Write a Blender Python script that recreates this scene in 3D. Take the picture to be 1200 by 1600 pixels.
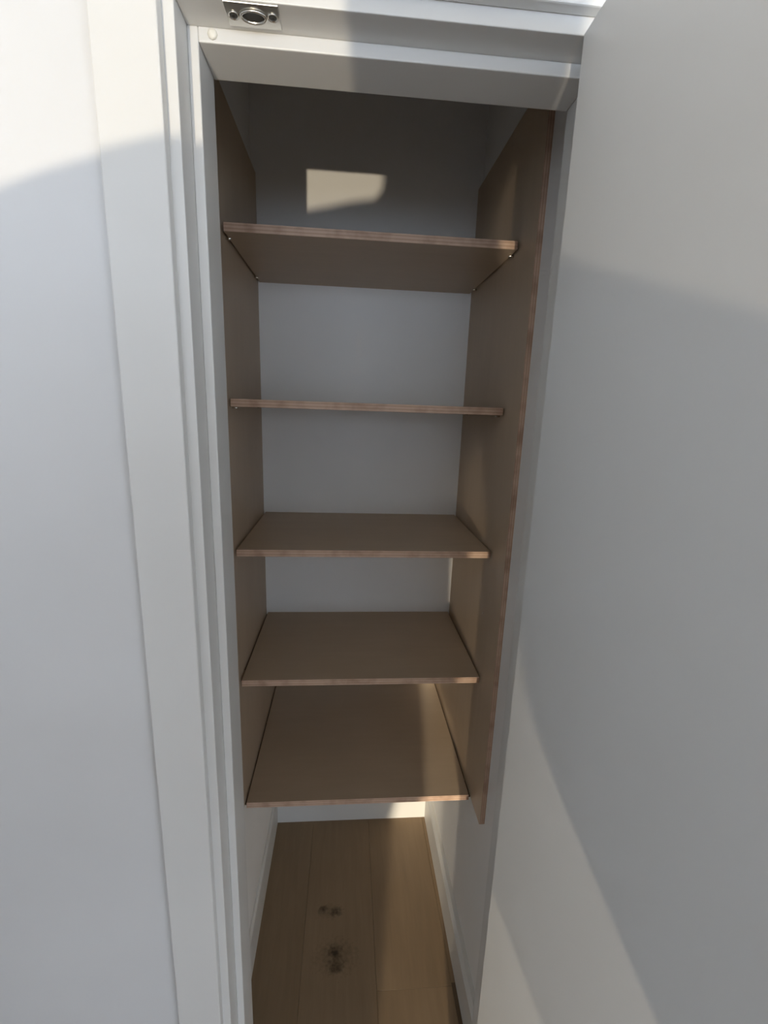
import bpy, bmesh, math, random
from mathutils import Vector, Matrix
for o in list(bpy.data.objects): bpy.data.objects.remove(o)
sc = bpy.context.scene
COL = sc.collection
random.seed(4)

# ------------------------------------------------------------------ camera
cd = bpy.data.cameras.new('camera'); cam = bpy.data.objects.new('camera', cd); COL.objects.link(cam)
cd.sensor_fit = 'AUTO'; cd.sensor_width = 36.0; cd.lens = 716.44 / 1600 * 36.0; cd.clip_start = 0.01
right = Vector((0.99651, -0.07654, 0.03329)); fwd = Vector((0.08205, 0.97144, -0.22264)); up = Vector((-0.01530, 0.22459, 0.97433))
m = Matrix((right, up, -fwd)).transposed().to_4x4(); m.translation = (0.2521, -0.6338, 1.6349)
cam.matrix_world = m
sc.camera = cam
# ------------------------------------------------------------------ daylight of the room
w = bpy.data.worlds.new('daylight'); sc.world = w; w.use_nodes = True
bg = w.node_tree.nodes['Background']; bg.inputs[0].default_value = (0.745, 0.85, 1.0, 1); bg.inputs[1].default_value = 1.0
# ------------------------------------------------------------------ added warm spot, stands in for sun reflected off the floor behind the photographer
SUN_REFL = Vector((-0.45, -5.495, 0.45))
ld = bpy.data.lights.new('sun_reflection_light', 'SPOT'); lo = bpy.data.objects.new('sun_reflection_light', ld); COL.objects.link(lo)
ld.energy = 132; ld.color = (1.0, 0.86, 0.64); ld.shadow_soft_size = 0.033; ld.spot_size = math.radians(50); ld.spot_blend = 0.3
lo.location = SUN_REFL; lo.rotation_euler = (Vector((0.3, 0, 1.2)) - SUN_REFL).to_track_quat('-Z', 'Y').to_euler()
# ------------------------------------------------------------------ low sun coming in over the open end of the room
sd_ = bpy.data.lights.new('low_sun', 'SUN'); so = bpy.data.objects.new('low_sun', sd_); COL.objects.link(so)
sd_.energy = 0.46; sd_.color = (1.0, 0.86, 0.64); sd_.angle = math.radians(1.2)
so.location = (0, -8, 4); so.rotation_euler = Vector((0.130, 1.0, -0.22)).to_track_quat('-Z', 'Y').to_euler()
# ------------------------------------------------------------------ exposure
vs = sc.view_settings; vs.view_transform = 'Standard'; vs.look = 'None'; vs.gamma = 1; vs.use_curve_mapping = False
vs.exposure = 2.42

# ------------------------------------------------------------------ materials
def nodes(name, rough=0.5, spec=0.4):
    mt = bpy.data.materials.new(name); mt.use_nodes = True
    nt = mt.node_tree; b = nt.nodes['Principled BSDF']
    b.inputs['Roughness'].default_value = rough; b.inputs['Specular IOR Level'].default_value = spec
    return mt, nt, b
def N(nt, kind, **kw):
    n = nt.nodes.new(kind)
    for k, v in kw.items():
        if k.startswith('i_'): n.inputs[k[2:].replace('_', ' ')].default_value = v
        else: setattr(n, k, v)
    return n
def ramp(nt, fac, stops):
    r = nt.nodes.new('ShaderNodeValToRGB'); nt.links.new(fac, r.inputs[0])
    while len(r.color_ramp.elements) < len(stops): r.color_ramp.elements.new(0.5)
    for e, (p, c) in zip(r.color_ramp.elements, stops): e.position = p; e.color = (*c, 1)
    return r.outputs[0]
def paint(name, col, rough=0.45, var=0.03, bump=0.02, scale=180):
    mt, nt, b = nodes(name, rough)
    tc = N(nt, 'ShaderNodeNewGeometry')
    n1 = N(nt, 'ShaderNodeTexNoise', i_Scale=3.0, i_Detail=3.0); nt.links.new(tc.outputs['Position'], n1.inputs['Vector'])
    c0 = tuple(x * (1 - var) for x in col); c1 = tuple(min(1, x * (1 + var)) for x in col)
    nt.links.new(ramp(nt, n1.outputs['Fac'], [(0.3, c0), (0.7, c1)]), b.inputs['Base Color'])
    n2 = N(nt, 'ShaderNodeTexNoise', i_Scale=float(scale), i_Detail=2.0); nt.links.new(tc.outputs['Position'], n2.inputs['Vector'])
    bp = N(nt, 'ShaderNodeBump', i_Strength=bump, i_Distance=0.002); nt.links.new(n2.outputs['Fac'], bp.inputs['Height'])
    nt.links.new(bp.outputs[0], b.inputs['Normal'])
    return mt
def plain(name, col, rough=0.5, metal=0.0, spec=0.5):
    mt, nt, b = nodes(name, rough, spec); b.inputs['Base Color'].default_value = (*col, 1); b.inputs['Metallic'].default_value = metal
    tc = N(nt, 'ShaderNodeNewGeometry')
    n1 = N(nt, 'ShaderNodeTexNoise', i_Scale=60.0, i_Detail=2.0); nt.links.new(tc.outputs['Position'], n1.inputs['Vector'])
    nt.links.new(ramp(nt, n1.outputs['Fac'], [(0.3, tuple(x * .94 for x in col)), (0.7, col)]), b.inputs['Base Color'])
    return mt
def wood(name, dark, light, stretch, rough=0.5, scale=14.0, spec=0.3, knots=(), rnd=0.0, spots=0.0):
    """grain drawn out along the axis whose stretch is small"""
    mt, nt, b = nodes(name, rough, spec)
    tc = N(nt, 'ShaderNodeTexCoord'); oi = N(nt, 'ShaderNodeObjectInfo')
    mp = N(nt, 'ShaderNodeMapping'); mp.inputs['Scale'].default_value = stretch
    off = N(nt, 'ShaderNodeVectorMath', operation='ADD'); sc_ = N(nt, 'ShaderNodeMath', operation='MULTIPLY'); sc_.inputs[1].default_value = 37.0
    nt.links.new(oi.outputs['Random'], sc_.inputs[0])
    nt.links.new(tc.outputs['Object'], off.inputs[0]); nt.links.new(sc_.outputs[0], off.inputs[1]); nt.links.new(off.outputs[0], mp.inputs['Vector'])
    n1 = N(nt, 'ShaderNodeTexNoise', i_Scale=scale, i_Detail=6.0, i_Roughness=0.6, i_Distortion=0.4); nt.links.new(mp.outputs[0], n1.inputs['Vector'])
    colr = ramp(nt, n1.outputs['Fac'], [(0.28, dark), (0.72, light)])
    n3 = N(nt, 'ShaderNodeTexNoise', i_Scale=3.0, i_Detail=2.0); nt.links.new(off.outputs[0], n3.inputs['Vector'])
    mx = N(nt, 'ShaderNodeMix', data_type='RGBA', blend_type='MULTIPLY'); mx.inputs['Factor'].default_value = 1.0
    nt.links.new(colr, mx.inputs['A']); nt.links.new(ramp(nt, n3.outputs['Fac'], [(0.3, (.88, .87, .85)), (0.7, (1, 1, 1))]), mx.inputs['B'])
    out = mx.outputs['Result']
    if rnd:
        m2 = N(nt, 'ShaderNodeMix', data_type='RGBA', blend_type='MULTIPLY'); m2.inputs['Factor'].default_value = 1.0
        nt.links.new(out, m2.inputs['A']); nt.links.new(ramp(nt, oi.outputs['Random'], [(0, (1 - rnd,) * 3), (1, (1, 1, 1))]), m2.inputs['B']); out = m2.outputs['Result']
    geo = N(nt, 'ShaderNodeNewGeometry')
    for (kx, ky, rx, ry, s) in knots:      # dark knots of the board
        sep = N(nt, 'ShaderNodeVectorMath', operation='SUBTRACT'); sep.inputs[1].default_value = (kx, ky, 0.0)
        nt.links.new(geo.outputs['Position'], sep.inputs[0])
        nk = N(nt, 'ShaderNodeTexNoise', i_Scale=90.0, i_Detail=3.0); nt.links.new(geo.outputs['Position'], nk.inputs['Vector'])
        dv = N(nt, 'ShaderNodeVectorMath', operation='DIVIDE'); dv.inputs[1].default_value = (rx, ry, 1.0); nt.links.new(sep.outputs[0], dv.inputs[0])
        ln = N(nt, 'ShaderNodeVectorMath', operation='LENGTH'); nt.links.new(dv.outputs[0], ln.inputs[0])
        ad = N(nt, 'ShaderNodeMath', operation='ADD'); nt.links.new(ln.outputs['Value'], ad.inputs[0])
        sb = N(nt, 'ShaderNodeMath', operation='MULTIPLY_ADD'); sb.inputs[1].default_value = 1.6; sb.inputs[2].default_value = -0.8
        nt.links.new(nk.outputs['Fac'], sb.inputs[0]); nt.links.new(sb.outputs[0], ad.inputs[1])
        mk = N(nt, 'ShaderNodeMix', data_type='RGBA', blend_type='MULTIPLY'); mk.inputs['Factor'].default_value = 1.0
        nt.links.new(out, mk.inputs['A']); nt.links.new(ramp(nt, ad.outputs[0], [(0.05, (s, s, s)), (0.95, (1, 1, 1))]), mk.inputs['B']); out = mk.outputs['Result']
    nt.links.new(out, b.inputs['Base Color'])
    bp = N(nt, 'ShaderNodeBump', i_Strength=0.08, i_Distance=0.001); nt.links.new(n1.outputs['Fac'], bp.inputs['Height']); nt.links.new(bp.outputs[0], b.inputs['Normal'])
    return mt
def ply_edge(name, axis, thick):
    """the veneer layers on the cut edge of plywood, counted through the board's thickness"""
    mt, nt, b = nodes(name, 0.55, 0.3)
    tc = N(nt, 'ShaderNodeTexCoord'); sx = N(nt, 'ShaderNodeSeparateXYZ'); nt.links.new(tc.outputs['Object'], sx.inputs[0])
    nz = N(nt, 'ShaderNodeTexNoise', i_Scale=9.0, i_Detail=4.0); nt.links.new(tc.outputs['Object'], nz.inputs['Vector'])
    mul = N(nt, 'ShaderNodeMath', operation='MULTIPLY'); mul.inputs[1].default_value = 5.0 / thick; nt.links.new(sx.outputs[axis], mul.inputs[0])
    ad = N(nt, 'ShaderNodeMath', operation='MULTIPLY_ADD'); ad.inputs[1].default_value = 0.55; nt.links.new(nz.outputs['Fac'], ad.inputs[0]); nt.links.new(mul.outputs[0], ad.inputs[2])
    pp = N(nt, 'ShaderNodeMath', operation='PINGPONG'); pp.inputs[1].default_value = 1.0; nt.links.new(ad.outputs[0], pp.inputs[0])
    c1 = ramp(nt, pp.outputs[0], [(0.10, (0.45, 0.300, 0.215)), (0.45, (0.56, 0.390, 0.290)), (0.9, (0.59, 0.425, 0.320))])
    n2 = N(nt, 'ShaderNodeTexNoise', i_Scale=22.0, i_Detail=5.0); nt.links.new(tc.outputs['Object'], n2.inputs['Vector'])
    mx = N(nt, 'ShaderNodeMix', data_type='RGBA', blend_type='MULTIPLY'); mx.inputs['Factor'].default_value = 1.0
    nt.links.new(c1, mx.inputs['A']); nt.links.new(ramp(nt, n2.outputs['Fac'], [(0.35, (.72, .68, .66)), (0.55, (1, 1, 1))]), mx.inputs['B'])
    nt.links.new(mx.outputs['Result'], b.inputs['Base Color'])
    return mt

M = {}
M['wall'] = paint('white_wall_paint', (0.675, 0.675, 0.675), 0.6)
M['closet_wall'] = paint('white_closet_paint', (0.84, 0.835, 0.825), 0.65)
M['trim'] = paint('white_gloss_paint', (0.69, 0.685, 0.665), 0.38, 0.02, 0.01)
M['leaf'] = paint('white_door_paint', (0.70, 0.71, 0.71), 0.35, 0.02, 0.015, 260)
M['ceiling'] = paint('ceiling_paint', (0.75, 0.75, 0.73), 0.7)
PLY_D, PLY_L = (0.515, 0.405, 0.295), (0.550, 0.435, 0.320)
M['ply_shelf'] = wood('plywood_face', PLY_D, PLY_L, (0.35, 3.0, 3.0), 0.42)
M['ply_panel'] = wood('plywood_face_upright', PLY_D, PLY_L, (3.0, 3.0, 0.35), 0.42)
M['edge_shelf'] = ply_edge('plywood_edge', 2, 0.0165)
M['edge_panel'] = ply_edge('plywood_edge_upright', 0, 0.012)
OAK_D, OAK_L = (0.255, 0.180, 0.112), (0.300, 0.214, 0.134)
M['oak'] = wood('oiled_oak', OAK_D, OAK_L, (5.0, 0.45, 5.0), 0.5, 10.0, 0.3, rnd=0.2)
M['oak_knots'] = wood('oiled_oak_with_knots', OAK_D, OAK_L, (5.0, 0.45, 5.0), 0.5, 10.0, 0.3, rnd=0.0,
    knots=[(.196, .567, .020, .017, .35), (.239, .558, .024, .018, .35), (.218, .56, .05, .03, .7), (.238, .441, .028, .026, .28), (.242, .403, .030, .024, .35), (.24, .43, .08, .06, .68)])
M['oak_dark_gap_shade'] = wood('dark_oak_gap_shade', tuple(x * .45 for x in OAK_D), tuple(x * .5 for x in OAK_L), (5.0, 0.45, 5.0), 0.5, 10.0)  # dark floor board; also the shade painted into the shelf gaps
M['subfloor'] = plain('dark_subfloor', (0.06, 0.04, 0.028), 0.9)
M['steel'] = plain('brushed_steel', (0.62, 0.61, 0.58), 0.32, 1.0)
M['steel_dark'] = plain('dark_hollow', (0.10, 0.10, 0.095), 0.5, 0.6)
M['nickel'] = plain('nickel', (0.75, 0.73, 0.68), 0.25, 1.0)
M['pad'] = plain('translucent_pad', (0.80, 0.78, 0.70), 0.35)
M['skin'] = plain('skin', (0.62, 0.42, 0.32), 0.55)
M['hair'] = plain('dark_hair', (0.05, 0.035, 0.025), 0.6)
M['cloth'] = plain('grey_clothes', (0.30, 0.31, 0.33), 0.85)
M['phone'] = plain('black_phone', (0.02, 0.02, 0.022), 0.25)

# ------------------------------------------------------------------ helpers
def tag(o, label=None, cat=None, group=None, kind=None):
    if label: o['label'] = label
    if cat: o['category'] = cat
    if group: o['group'] = group
    if kind: o['kind'] = kind
    return o
def link(name, me, mat, parent=None, loc=(0, 0, 0)):
    o = bpy.data.objects.new(name, me); COL.objects.link(o)
    for mt in (mat if isinstance(mat, (list, tuple)) else [mat]):
        if me.materials.find(mt.name) < 0: me.materials.append(mt)
    o.location = loc
    if parent: o.parent = parent; o.location = Vector(loc) - parent.location
    return o
def bm_box(bm, x0, x1, y0, y1, z0, z1):
    r = bmesh.ops.create_cube(bm, size=1.0)
    for v in r['verts']:
        v.co = ((x0 + x1) / 2 + v.co.x * (x1 - x0), (y0 + y1) / 2 + v.co.y * (y1 - y0), (z0 + z1) / 2 + v.co.z * (z1 - z0))
    return r['verts']
def to_mesh(name, bm, smooth=False):
    bmesh.ops.recalc_face_normals(bm, faces=bm.faces)
    me = bpy.data.meshes.new(name); bm.to_mesh(me); bm.free()
    if smooth:
        for p in me.polygons: p.use_smooth = True
    return me
def box(name, b, mat, parent=None, bevel=0.0, seg=2, edge=None):
    """a box with softened edges; edge=(axis, material) gives its faces on that axis a second material"""
    x0, x1, y0, y1, z0, z1 = b
    c = Vector(((x0 + x1) / 2, (y0 + y1) / 2, z0))
    bm = bmesh.new(); bm_box(bm, x0 - c.x, x1 - c.x, y0 - c.y, y1 - c.y, 0, z1 - z0)
    if bevel: bmesh.ops.bevel(bm, geom=list(bm.edges), offset=bevel, segments=seg, affect='EDGES', profile=0.5)
    me = to_mesh(name, bm)
    o = link(name, me, [mat] + ([edge[1]] if edge else []), parent, c)
    if edge:
        for p in me.polygons:
            if abs(p.normal[edge[0]]) > 0.5: p.material_index = 1
    return o
def profile(name, pts, axis, a0, a1, mat, parent=None):
    """extrude a closed 2-D outline along an axis: 'x' outline is (y,z), 'y' outline is (x,z), 'z' outline is (x,y)"""
    bm = bmesh.new()
    f = {'x': lambda a, p: (a, p[0], p[1]), 'y': lambda a, p: (p[0], a, p[1]), 'z': lambda a, p: (p[0], p[1], a)}[axis]
    A = [bm.verts.new(f(a0, p)) for p in pts]; B = [bm.verts.new(f(a1, p)) for p in pts]
    bm.faces.new(A); bm.faces.new(B[::-1])
    n = len(pts)
    for k in range(n): bm.faces.new((A[k], B[k], B[(k + 1) % n], A[(k + 1) % n]))
    cs = [v.co.copy() for v in bm.verts]
    c = Vector((sum(v.x for v in cs) / len(cs), sum(v.y for v in cs) / len(cs), min(v.z for v in cs)))
    for v in bm.verts: v.co -= c
    return link(name, to_mesh(name, bm), mat, parent, c)
def disc(name, pts_r, mat, parent, loc, axis='z', seg=24, sx=1.0):
    """a lathe of (radius, height) points turned about an axis"""
    bm = bmesh.new(); rings = []
    for r, h in pts_r:
        ring = []
        for k in range(seg):
            a = 2 * math.pi * k / seg; u, v = r * math.cos(a) * sx, r * math.sin(a)
            co = (u, v, h) if axis == 'z' else ((u, h, v) if axis == 'y' else (h, u, v))
            ring.append(bm.verts.new(co))
        rings.append(ring)
    for A, B in zip(rings, rings[1:]):
        for k in range(seg): bm.faces.new((A[k], A[(k + 1) % seg], B[(k + 1) % seg], B[k]))
    bm.faces.new(rings[0]); bm.faces.new(rings[-1])
    return link(name, to_mesh(name, bm, True), mat, parent, loc)

# ------------------------------------------------------------------ the room shell
CEIL = 2.50
floor = box('floor', (-4.5, 4.5, -9, 1.1, -0.12, -0.013), M['subfloor']); tag(floor, 'oak plank floor running into the closet', 'floor', kind='structure')
# planks run into the closet, 0.22 wide, joints at x = 0.14 + 0.22 k
PW, GAP = 0.22, 0.0003
plank_me = {}
def plank(x0, y0, y1, mat):
    key = (round(y1 - y0, 3), mat.name)
    if key not in plank_me:
        bm = bmesh.new(); bm_box(bm, -(PW / 2 - GAP), PW / 2 - GAP, -(y1 - y0) / 2 + GAP, (y1 - y0) / 2 - GAP, -0.013, 0.0)
        top = [e for e in bm.edges if all(v.co.z > -0.001 for v in e.verts)]
        bmesh.ops.bevel(bm, geom=top, offset=0.0004, segments=1, affect='EDGES')
        plank_me[key] = to_mesh('plank', bm)
    return link('plank', plank_me[key], mat, floor, (x0 + PW / 2, (y0 + y1) / 2, 0))
for k in range(-21, 20):
    x0 = 0.14 + PW * k
    cuts = {0: [-9, -6.32, -4.4, -2.5, -0.62, 1.05], 1: [-9, -6.1, -3.46, -1.56, 0.338, 1.05], 2: [-9, -6.3, -3.2, -1.6, 0.346, 1.05]}.get(k)
    if not cuts:
        j = random.uniform(0.0, 1.8); cuts = [-9, -7.6 + j, -5.7 + j, -3.8 + j, -1.9 + j, 0.0] if abs(k) > 3 else [-9, -7.6 + j, -5.7 + j, -3.8 + j, -1.9 + j, 1.05]
        cuts = [round(c, 1) for c in cuts]; cuts = sorted(set(cuts))
    for a, b_ in zip(cuts, cuts[1:]):
        mt = M['oak']
        if k == 0 and b_ > 1: mt = M['oak_knots']
        if k == 2 and b_ == 0.346: mt = M['oak_dark_gap_shade']
        if b_ - a > 0.1: plank(x0, a, b_, mt)
tag(box('ceiling', (-4.5, 4.5, -6.7, 1.1, CEIL, CEIL + 0.1), M['ceiling']), 'white ceiling over room and closet', 'ceiling', kind='structure')

# front wall around the doorway (front face y = 0)
bm = bmesh.new()
bm_box(bm, -4.5, 0.020, 0, 0.11, 0, CEIL); bm_box(bm, 0.604, 4.5, 0, 0.11, 0, CEIL); bm_box(bm, 0.020, 0.604, 0, 0.11, 2.104, CEIL)
tag(link('wall_front', to_mesh('wall_front', bm), M['wall']), 'white painted wall the closet doorway is set in', 'wall', kind='structure')
tag(box('wall_left', (-0.112, -0.012, 0.11, 1.1, 0, CEIL), M['closet_wall']), 'white left wall inside the closet', 'wall', kind='structure')
tag(box('wall_right', (0.612, 0.712, 0.11, 1.1, 0, CEIL), M['closet_wall']), 'white right wall inside the closet', 'wall', kind='structure')
tag(profile('wall_back', [(0.915, 0), (1.02, 0), (1.02, CEIL), (0.766, CEIL), (0.766, 0.958), (0.915, 0.958)], 'x', -0.012, 0.612, M['closet_wall']),
    'white back wall behind the plywood shelves', 'wall', kind='structure')
BB = 0.13
tag(profile('baseboard_left', [(-0.012, 0), (-0.002, 0), (-0.002, BB - 0.006), (-0.008, BB), (-0.012, BB)], 'y', 0.11, 0.915, M['trim']), 'white baseboard along the left closet wall', 'baseboard', kind='structure')
tag(profile('baseboard_right', [(0.612, 0), (0.591, 0), (0.591, BB - 0.012), (0.600, BB), (0.612, BB)], 'y', 0.11, 0.915, M['trim']), 'white bevelled baseboard along the right closet wall', 'baseboard', kind='structure')
tag(profile('baseboard_back', [(0.915, 0), (0.903, 0), (0.903, BB - 0.006), (0.909, BB), (0.915, BB)], 'x', -0.002, 0.591, M['trim']), 'white baseboard across the back of the closet', 'baseboard', kind='structure')
tag(box('wall_side_blocker', (-2.1, -2.0, -9, 0, 0, CEIL), M['wall']), 'white side wall added off to the left to darken the door', 'wall', kind='structure')  # unseen wall added so the door leaf gets less side light
tag(box('wall_half_blocker', (-1.7, 0.02, -1.53, -1.45, 0, 1.42), M['wall'], None, 0.004), 'white half wall added behind the photographer to hold back light', 'wall', kind='structure')  # added out of view; keeps the low light off the left wall

# door frame: rebated jambs and head with a stop
fr = bpy.data.objects.new('trim_1', None); COL.objects.link(fr); fr.location = (0.312, 0.05, 0)
tag(fr, 'white rebated door frame around the closet opening', 'door frame', kind='structure')
box('jamb', (0.020, 0.054, 0, 0.110, 0, 2.104), M['trim'], fr, 0.0012)
box('jamb', (0.570, 0.604, 0, 0.110, 0, 2.104), M['trim'], fr, 0.0012)
box('head_jamb', (0.054, 0.570, 0, 0.110, 2.070, 2.104), M['trim'], fr, 0.0012)
box('door_stop', (0.054, 0.067, 0.043, 0.110, 0, 2.070), M['trim'], fr, 0.0015)
box('door_stop', (0.557, 0.570, 0.043, 0.110, 0, 2.070), M['trim'], fr, 0.0015)
box('head_stop', (0.067, 0.557, 0.043, 0.110, 2.054, 2.070), M['trim'], fr, 0.0015)
# architraves
AT = 0.016
tag(box('trim_2', (-0.032, 0.041, -AT, 0, 0, 2.161), M['trim'], None, 0.002), 'flat white architrave on the wall left of the doorway', 'architrave', kind='structure')
tag(box('trim_3', (0.041, 0.583, -AT, 0, 2.088, 2.161), M['trim'], None, 0.002), 'flat white architrave above the doorway', 'architrave', kind='structure')
tag(box('trim_4', (0.583, 0.656, -AT, 0, 0, 2.161), M['trim'], None, 0.002), 'flat white architrave behind the open door', 'architrave', kind='structure')

# ball catch strike plate let into the head, with its two screws and the hollow for the ball
sp = box('strike_plate', (0.106, 0.167, 0.0015, 0.036, 2.0682, 2.0704), M['steel'], fr, 0.0007); tag(sp, 'steel ball catch plate with two screws')
spw = sp.location + fr.location
def sub(name, prof, mat, loc, sx=1.0):
    o = disc(name, prof, mat, None, (0, 0, 0), 'z', 28, sx); o.parent = sp; o.location = Vector(loc) - spw; return o
sub('strike_rim', [(0.0088, 0.0), (0.0104, -0.0004), (0.0100, -0.0022), (0.0086, -0.0026), (0.0080, -0.0010), (0.0078, 0.0002)], M['nickel'], (0.137, 0.0185, 2.0683), 1.55)
sub('ball_hollow', [(0.0079, 0.0), (0.0077, -0.0006), (0.005, -0.0004), (0.001, -0.0003)], M['steel_dark'], (0.137, 0.0185, 2.0682), 1.55)
for x, y in ((0.1145, 0.0195), (0.1590, 0.0175)):
    sub('screw_rim', [(0.0048, 0.0), (0.0066, -0.0003), (0.0061, -0.0014), (0.0049, -0.0011), (0.0046, 0.0)], M['nickel'], (x, y, 2.0683))
    sub('screw', [(0.0046, 0.0), (0.0043, -0.0007), (0.0019, -0.0011), (0.0012, -0.0002), (0.0004, -0.0001)], M['steel_dark'], (x, y, 2.0683))
pad = disc('bumper_pad', [(0.0060, 0.0), (0.0060, -0.0012), (0.0050, -0.0026), (0.0028, -0.0034), (0.0006, -0.0036)], M['pad'], fr, (0.084, 0.0432, 2.0625), 'y', 8)
tag(pad, 'small pale silicone bumper pad')

# the open door leaf, folded back at a right angle on the right
door = box('door_1', (0.519, 0.5645, -0.526, -0.008, 0.006, 2.0655), M['leaf'], None, 0.0018)
tag(door, 'plain white door standing open at the right of the closet', 'door', kind='structure')
for z in (0.22, 1.03, 1.80):
    h = disc('hinge', [(0.003, 0.0), (0.0048, 0.001), (0.0048, 0.089), (0.003, 0.09)], M['steel'], door, (0.5715, -0.0075, z), 'z', 14)
    box('hinge_leaf', (0.5640, 0.5712, -0.0100, -0.0066, z + 0.004, z + 0.086), M['steel'], door, 0.0004)

# ------------------------------------------------------------------ plywood side panels with the pins that carry the shelves
SH = [1.976, 1.642, 1.309, 0.976, 0.619]; TH = 0.0163; YF, YB = 0.383, 0.7655
panels = []
for x0, x1, lab in ((-0.012, 0.0, 'tall plywood side panel opposite the open door, on the latch side of the closet'),
                    (0.0 + 0.600, 0.612, 'tall plywood side panel of the closet with its layered front edge beside the open door')):
    p = profile('side_panel', [(0.295, 0.618), (0.301, 0.611), (0.9145, 0.611), (0.9145, 0.9575), (YB, 0.9575), (YB, 2.225), (0.295, 2.225)], 'x', x0, x1, [M['ply_panel'], M['edge_panel']])
    for q in p.data.polygons:
        if abs(q.normal.x) < 0.5: q.material_index = 1
    tag(p, lab, 'side panel', 'plywood side panels'); panels.append(p)
    inner = 0.0 if x0 < 0 else 0.600; sgn = 1 if x0 < 0 else -1
    for zi, z in enumerate(SH[:4]):
        for y in (YF + 0.034, YB - 0.06):
            disc('shelf_pin', [(0.0012, 0.0), (0.0024, 0.0005 * sgn), (0.0024, 0.0105 * sgn), (0.0012, 0.0115 * sgn)], M['nickel'], p, (inner, y, z - TH - 0.0025), 'x', 10)
    if sgn < 0:
        disc('spare_pin', [(0.0008, 0.0), (0.0022, -0.0004), (0.0018, -0.0016), (0.0006, -0.002)], M['nickel'], p, (0.600, 0.412, 1.138), 'x', 10)
labs = ['topmost plywood shelf, under the dark head of the closet', 'second plywood shelf from the top, at eye level', 'third plywood shelf from the top, middle of the five',
        'fourth plywood shelf from the top, just above the lowest', 'lowest plywood shelf, over the oak floor']
for k, z in enumerate(SH):
    yb_ = YB if k < 4 else 0.9145
    bm = bmesh.new(); g_ = 0.0048
    bm_box(bm, g_ - .3, .3 - g_, YF - YF, yb_ - YF, 0, TH)
    bmesh.ops.bevel(bm, geom=list(bm.edges), offset=0.0006, segments=1, affect='EDGES')
    bm_box(bm, 0.0004 - .3, .3 - 0.0004, 0.060 if k < 4 else 0.003, yb_ - YF - 0.001, TH * .5 - .0012, TH * .5 + .0012)     # tongue added to close the panel gap, coloured dark for its shade
    s_ = link('shelf', to_mesh('shelf', bm), [M['ply_shelf'], M['edge_shelf'], M['oak_dark_gap_shade']], None, (0.3, YF, z - TH))
    for q in s_.data.polygons:
        if abs(q.normal.y) > 0.5 or abs(q.normal.x) > 0.5: q.material_index = 1
        if all(abs(s_.data.vertices[i].co.z - TH / 2) < .0013 for i in q.vertices): q.material_index = 2
    tag(s_, labs[k], 'shelf', 'plywood shelves in the closet')
for x, p in ((0.0, panels[0]), (0.600, panels[1])):      # cleat dowels that hold the lowest shelf to the panels
    for y in (YF + 0.06, YB - 0.06):
        sg = 1 if x == 0 else -1
        disc('dowel', [(0.0035, -0.002 * sg), (0.0035, 0.012 * sg)], M['nickel'], p, (x, y, SH[4] - TH / 2), 'x', 10)

# ------------------------------------------------------------------ the photographer, whose shadow falls over the closet
def skin_mesh(name, verts, edges, mat, root=0, sub=2):
    me = bpy.data.meshes.new(name); me.from_pydata([v[:3] for v in verts], edges, [])
    o = link(name, me, mat)
    bm = bmesh.new(); bm.from_mesh(me); lay = bm.verts.layers.skin.verify(); bm.verts.ensure_lookup_table()
    for k, v in enumerate(verts):
        r = v[3]; bm.verts[k][lay].radius = r if isinstance(r, tuple) else (r, r)
        bm.verts[k][lay].use_root = (k == root)
    bm.to_mesh(me); bm.free()
    md = o.modifiers.new('skin', 'SKIN'); md.use_smooth_shade = True
    sd = o.modifiers.new('sub', 'SUBSURF'); sd.levels = sub; sd.render_levels = sub
    return o
PY = -1.13
V = [(.135, PY, .95, (.23, .13)), (.155, PY, 1.13, (.205, .12)), (.195, PY, 1.33, (.20, .13)), (.215, PY, 1.47, (.15, .10)), (.225, PY + .01, 1.55, (.068, .07)),   # 0-4 trunk, neck
     (.216, PY + .03, 1.64, (.098, .105)), (.212, PY + .02, 1.735, (.122, .122)), (.212, PY + .01, 1.80, (.092, .095)),                                             # 5-7 head
     (.352, PY, 1.432, .068), (.400, PY + .01, 1.25, .066), (.400, PY + .05, 1.055, .060), (.385, PY + .24, 1.33, .036), (.345, -.745, 1.535, .026),                 # 8-12 right arm
     (.118, PY, 1.578, .108), (-.075, PY + .01, 1.538, .084), (-.230, PY + .03, 1.498, .082), (.02, -.90, 1.56, .038), (.155, -.745, 1.575, .026),                   # 13-17 left arm
     (.170, PY, .82, .12), (.125, PY + .01, .52, .085), (.095, PY, .10, .060), (.105, PY + .13, .035, .034),                                                       # 18-21 right leg
     (.045, PY, .84, .13), (.025, PY + .01, .52, .085), (.0, PY, .10, .060), (-.03, PY + .13, .035, .034)]                                                       # 22-25 left leg
Ed = [(0, 1), (1, 2), (2, 3), (3, 4), (4, 5), (5, 6), (6, 7), (3, 8), (8, 9), (9, 10), (10, 11), (11, 12), (3, 13), (13, 14), (14, 15), (15, 16), (16, 17),
      (0, 18), (18, 19), (19, 20), (20, 21), (0, 22), (22, 23), (23, 24), (24, 25)]
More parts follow.
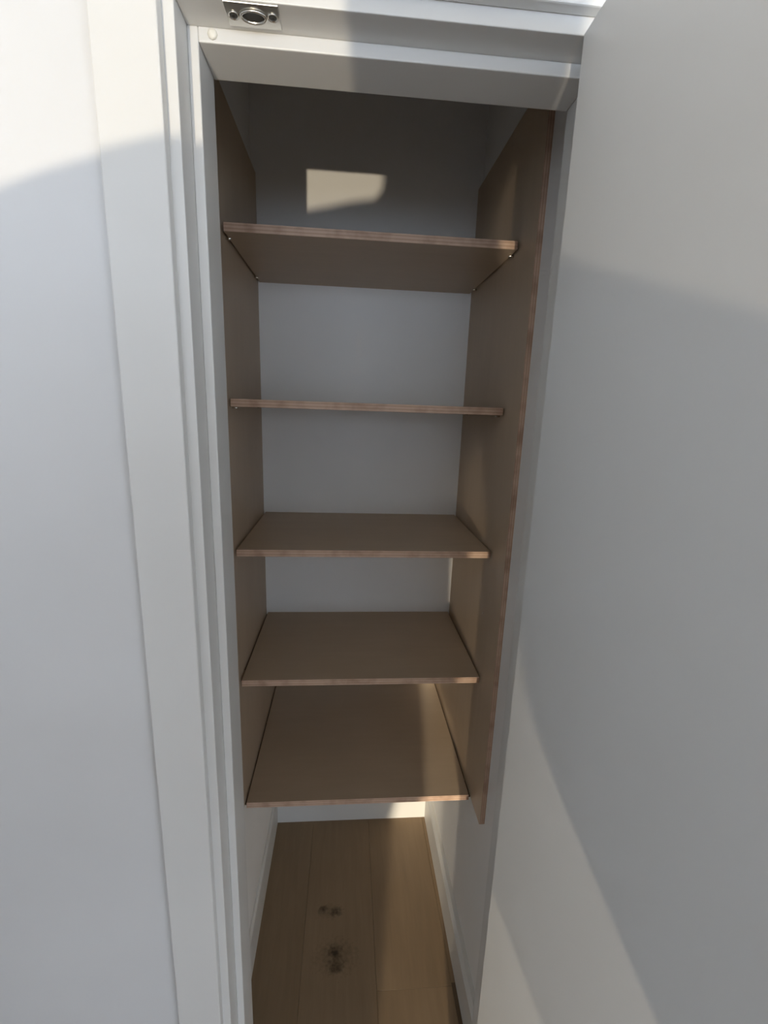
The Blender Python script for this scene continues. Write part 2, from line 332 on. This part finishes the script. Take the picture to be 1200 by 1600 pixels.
def hand(w_, sx):
    """palm, four unequal bent fingers and a thumb closing on the phone"""
    base = len(V); x, y, z = V[w_][:3]
    V.append((x - sx * .022, y + .035, z + .028, (.028, .016))); Ed.append((w_, base))
    for k, (dz, l) in enumerate(((.022, .9), (.008, 1.0), (-.006, .95), (-.020, .78))):
        q = len(V)
        V.append((x - sx * .045, y + .058, z + .032 + dz, .0085)); V.append((x - sx * (.045 + .026 * l), y + .072, z + .034 + dz, .008)); V.append((x - sx * (.045 + .046 * l), y + .064, z + .034 + dz, .0075))
        Ed.extend([(base, q), (q, q + 1), (q + 1, q + 2)])
    q = len(V)
    V.append((x - sx * .034, y + .012, z + .050, .0095)); V.append((x - sx * .062, y + .010, z + .062, .0085)); Ed.extend([(base, q), (q, q + 1)])
hand(12, 1); hand(17, -1)
person = skin_mesh('person', V, Ed, M['skin'])
nt = M['skin'].node_tree
tag(person, 'person in grey clothes holding up a phone in front of the closet', 'person')
cl_v = [(x, y, z, (tuple(a + .008 for a in r) if isinstance(r, tuple) else r + .008)) for (x, y, z, r) in
        [V[0], V[1], V[2], V[3], V[8], V[9], V[10], V[11], V[13], V[14], V[15], V[16], V[18], V[19], V[20], V[22], V[23], V[24]]]
cl_e = [(0, 1), (1, 2), (2, 3), (3, 4), (4, 5), (5, 6), (6, 7), (3, 8), (8, 9), (9, 10), (10, 11), (0, 12), (12, 13), (13, 14), (0, 15), (15, 16), (16, 17)]
cl = skin_mesh('clothing', cl_v, cl_e, M['cloth']); cl.parent = person
hr = skin_mesh('hair', [(.100, PY - .03, 1.545, (.13, .09)), (.175, PY - .03, 1.620, (.130, .10)), (.200, PY - .025, 1.665, (.124, .11)), (.207, PY - .02, 1.715, (.126, .122)), (.210, PY - .005, 1.775, (.126, .122)), (.212, PY, 1.835, (.09, .09))], [(0, 1), (1, 2), (2, 3), (3, 4), (4, 5)], M['hair']); hr.parent = person
def blob(name, c, r, mat, sy=1.0, sz=1.0):
    bm = bmesh.new(); bmesh.ops.create_uvsphere(bm, u_segments=14, v_segments=10, radius=r)
    for v in bm.verts: v.co.y *= sy; v.co.z *= sz
    o = link(name, to_mesh(name, bm, True), mat, None, c); o.parent = person; return o
for sx in (-1, 1):
    blob('eye', (.225 + sx * .034, PY + .125, 1.715), .011, M['phone']); blob('ear', (.212 + sx * .084, PY + .02, 1.70), .028, M['skin'], .6, 1.2)
blob('nose', (.225, PY + .142, 1.685), .016, M['skin'], 1.1, 1.5); blob('mouth', (.225, PY + .125, 1.640), .020, M['skin'], .5, .35)
ph = box('phone', (.180, .325, -.678, -.669, 1.590, 1.664), M['phone'], None, 0.004, 3); tag(ph, 'black phone held up sideways in both hands', 'phone')
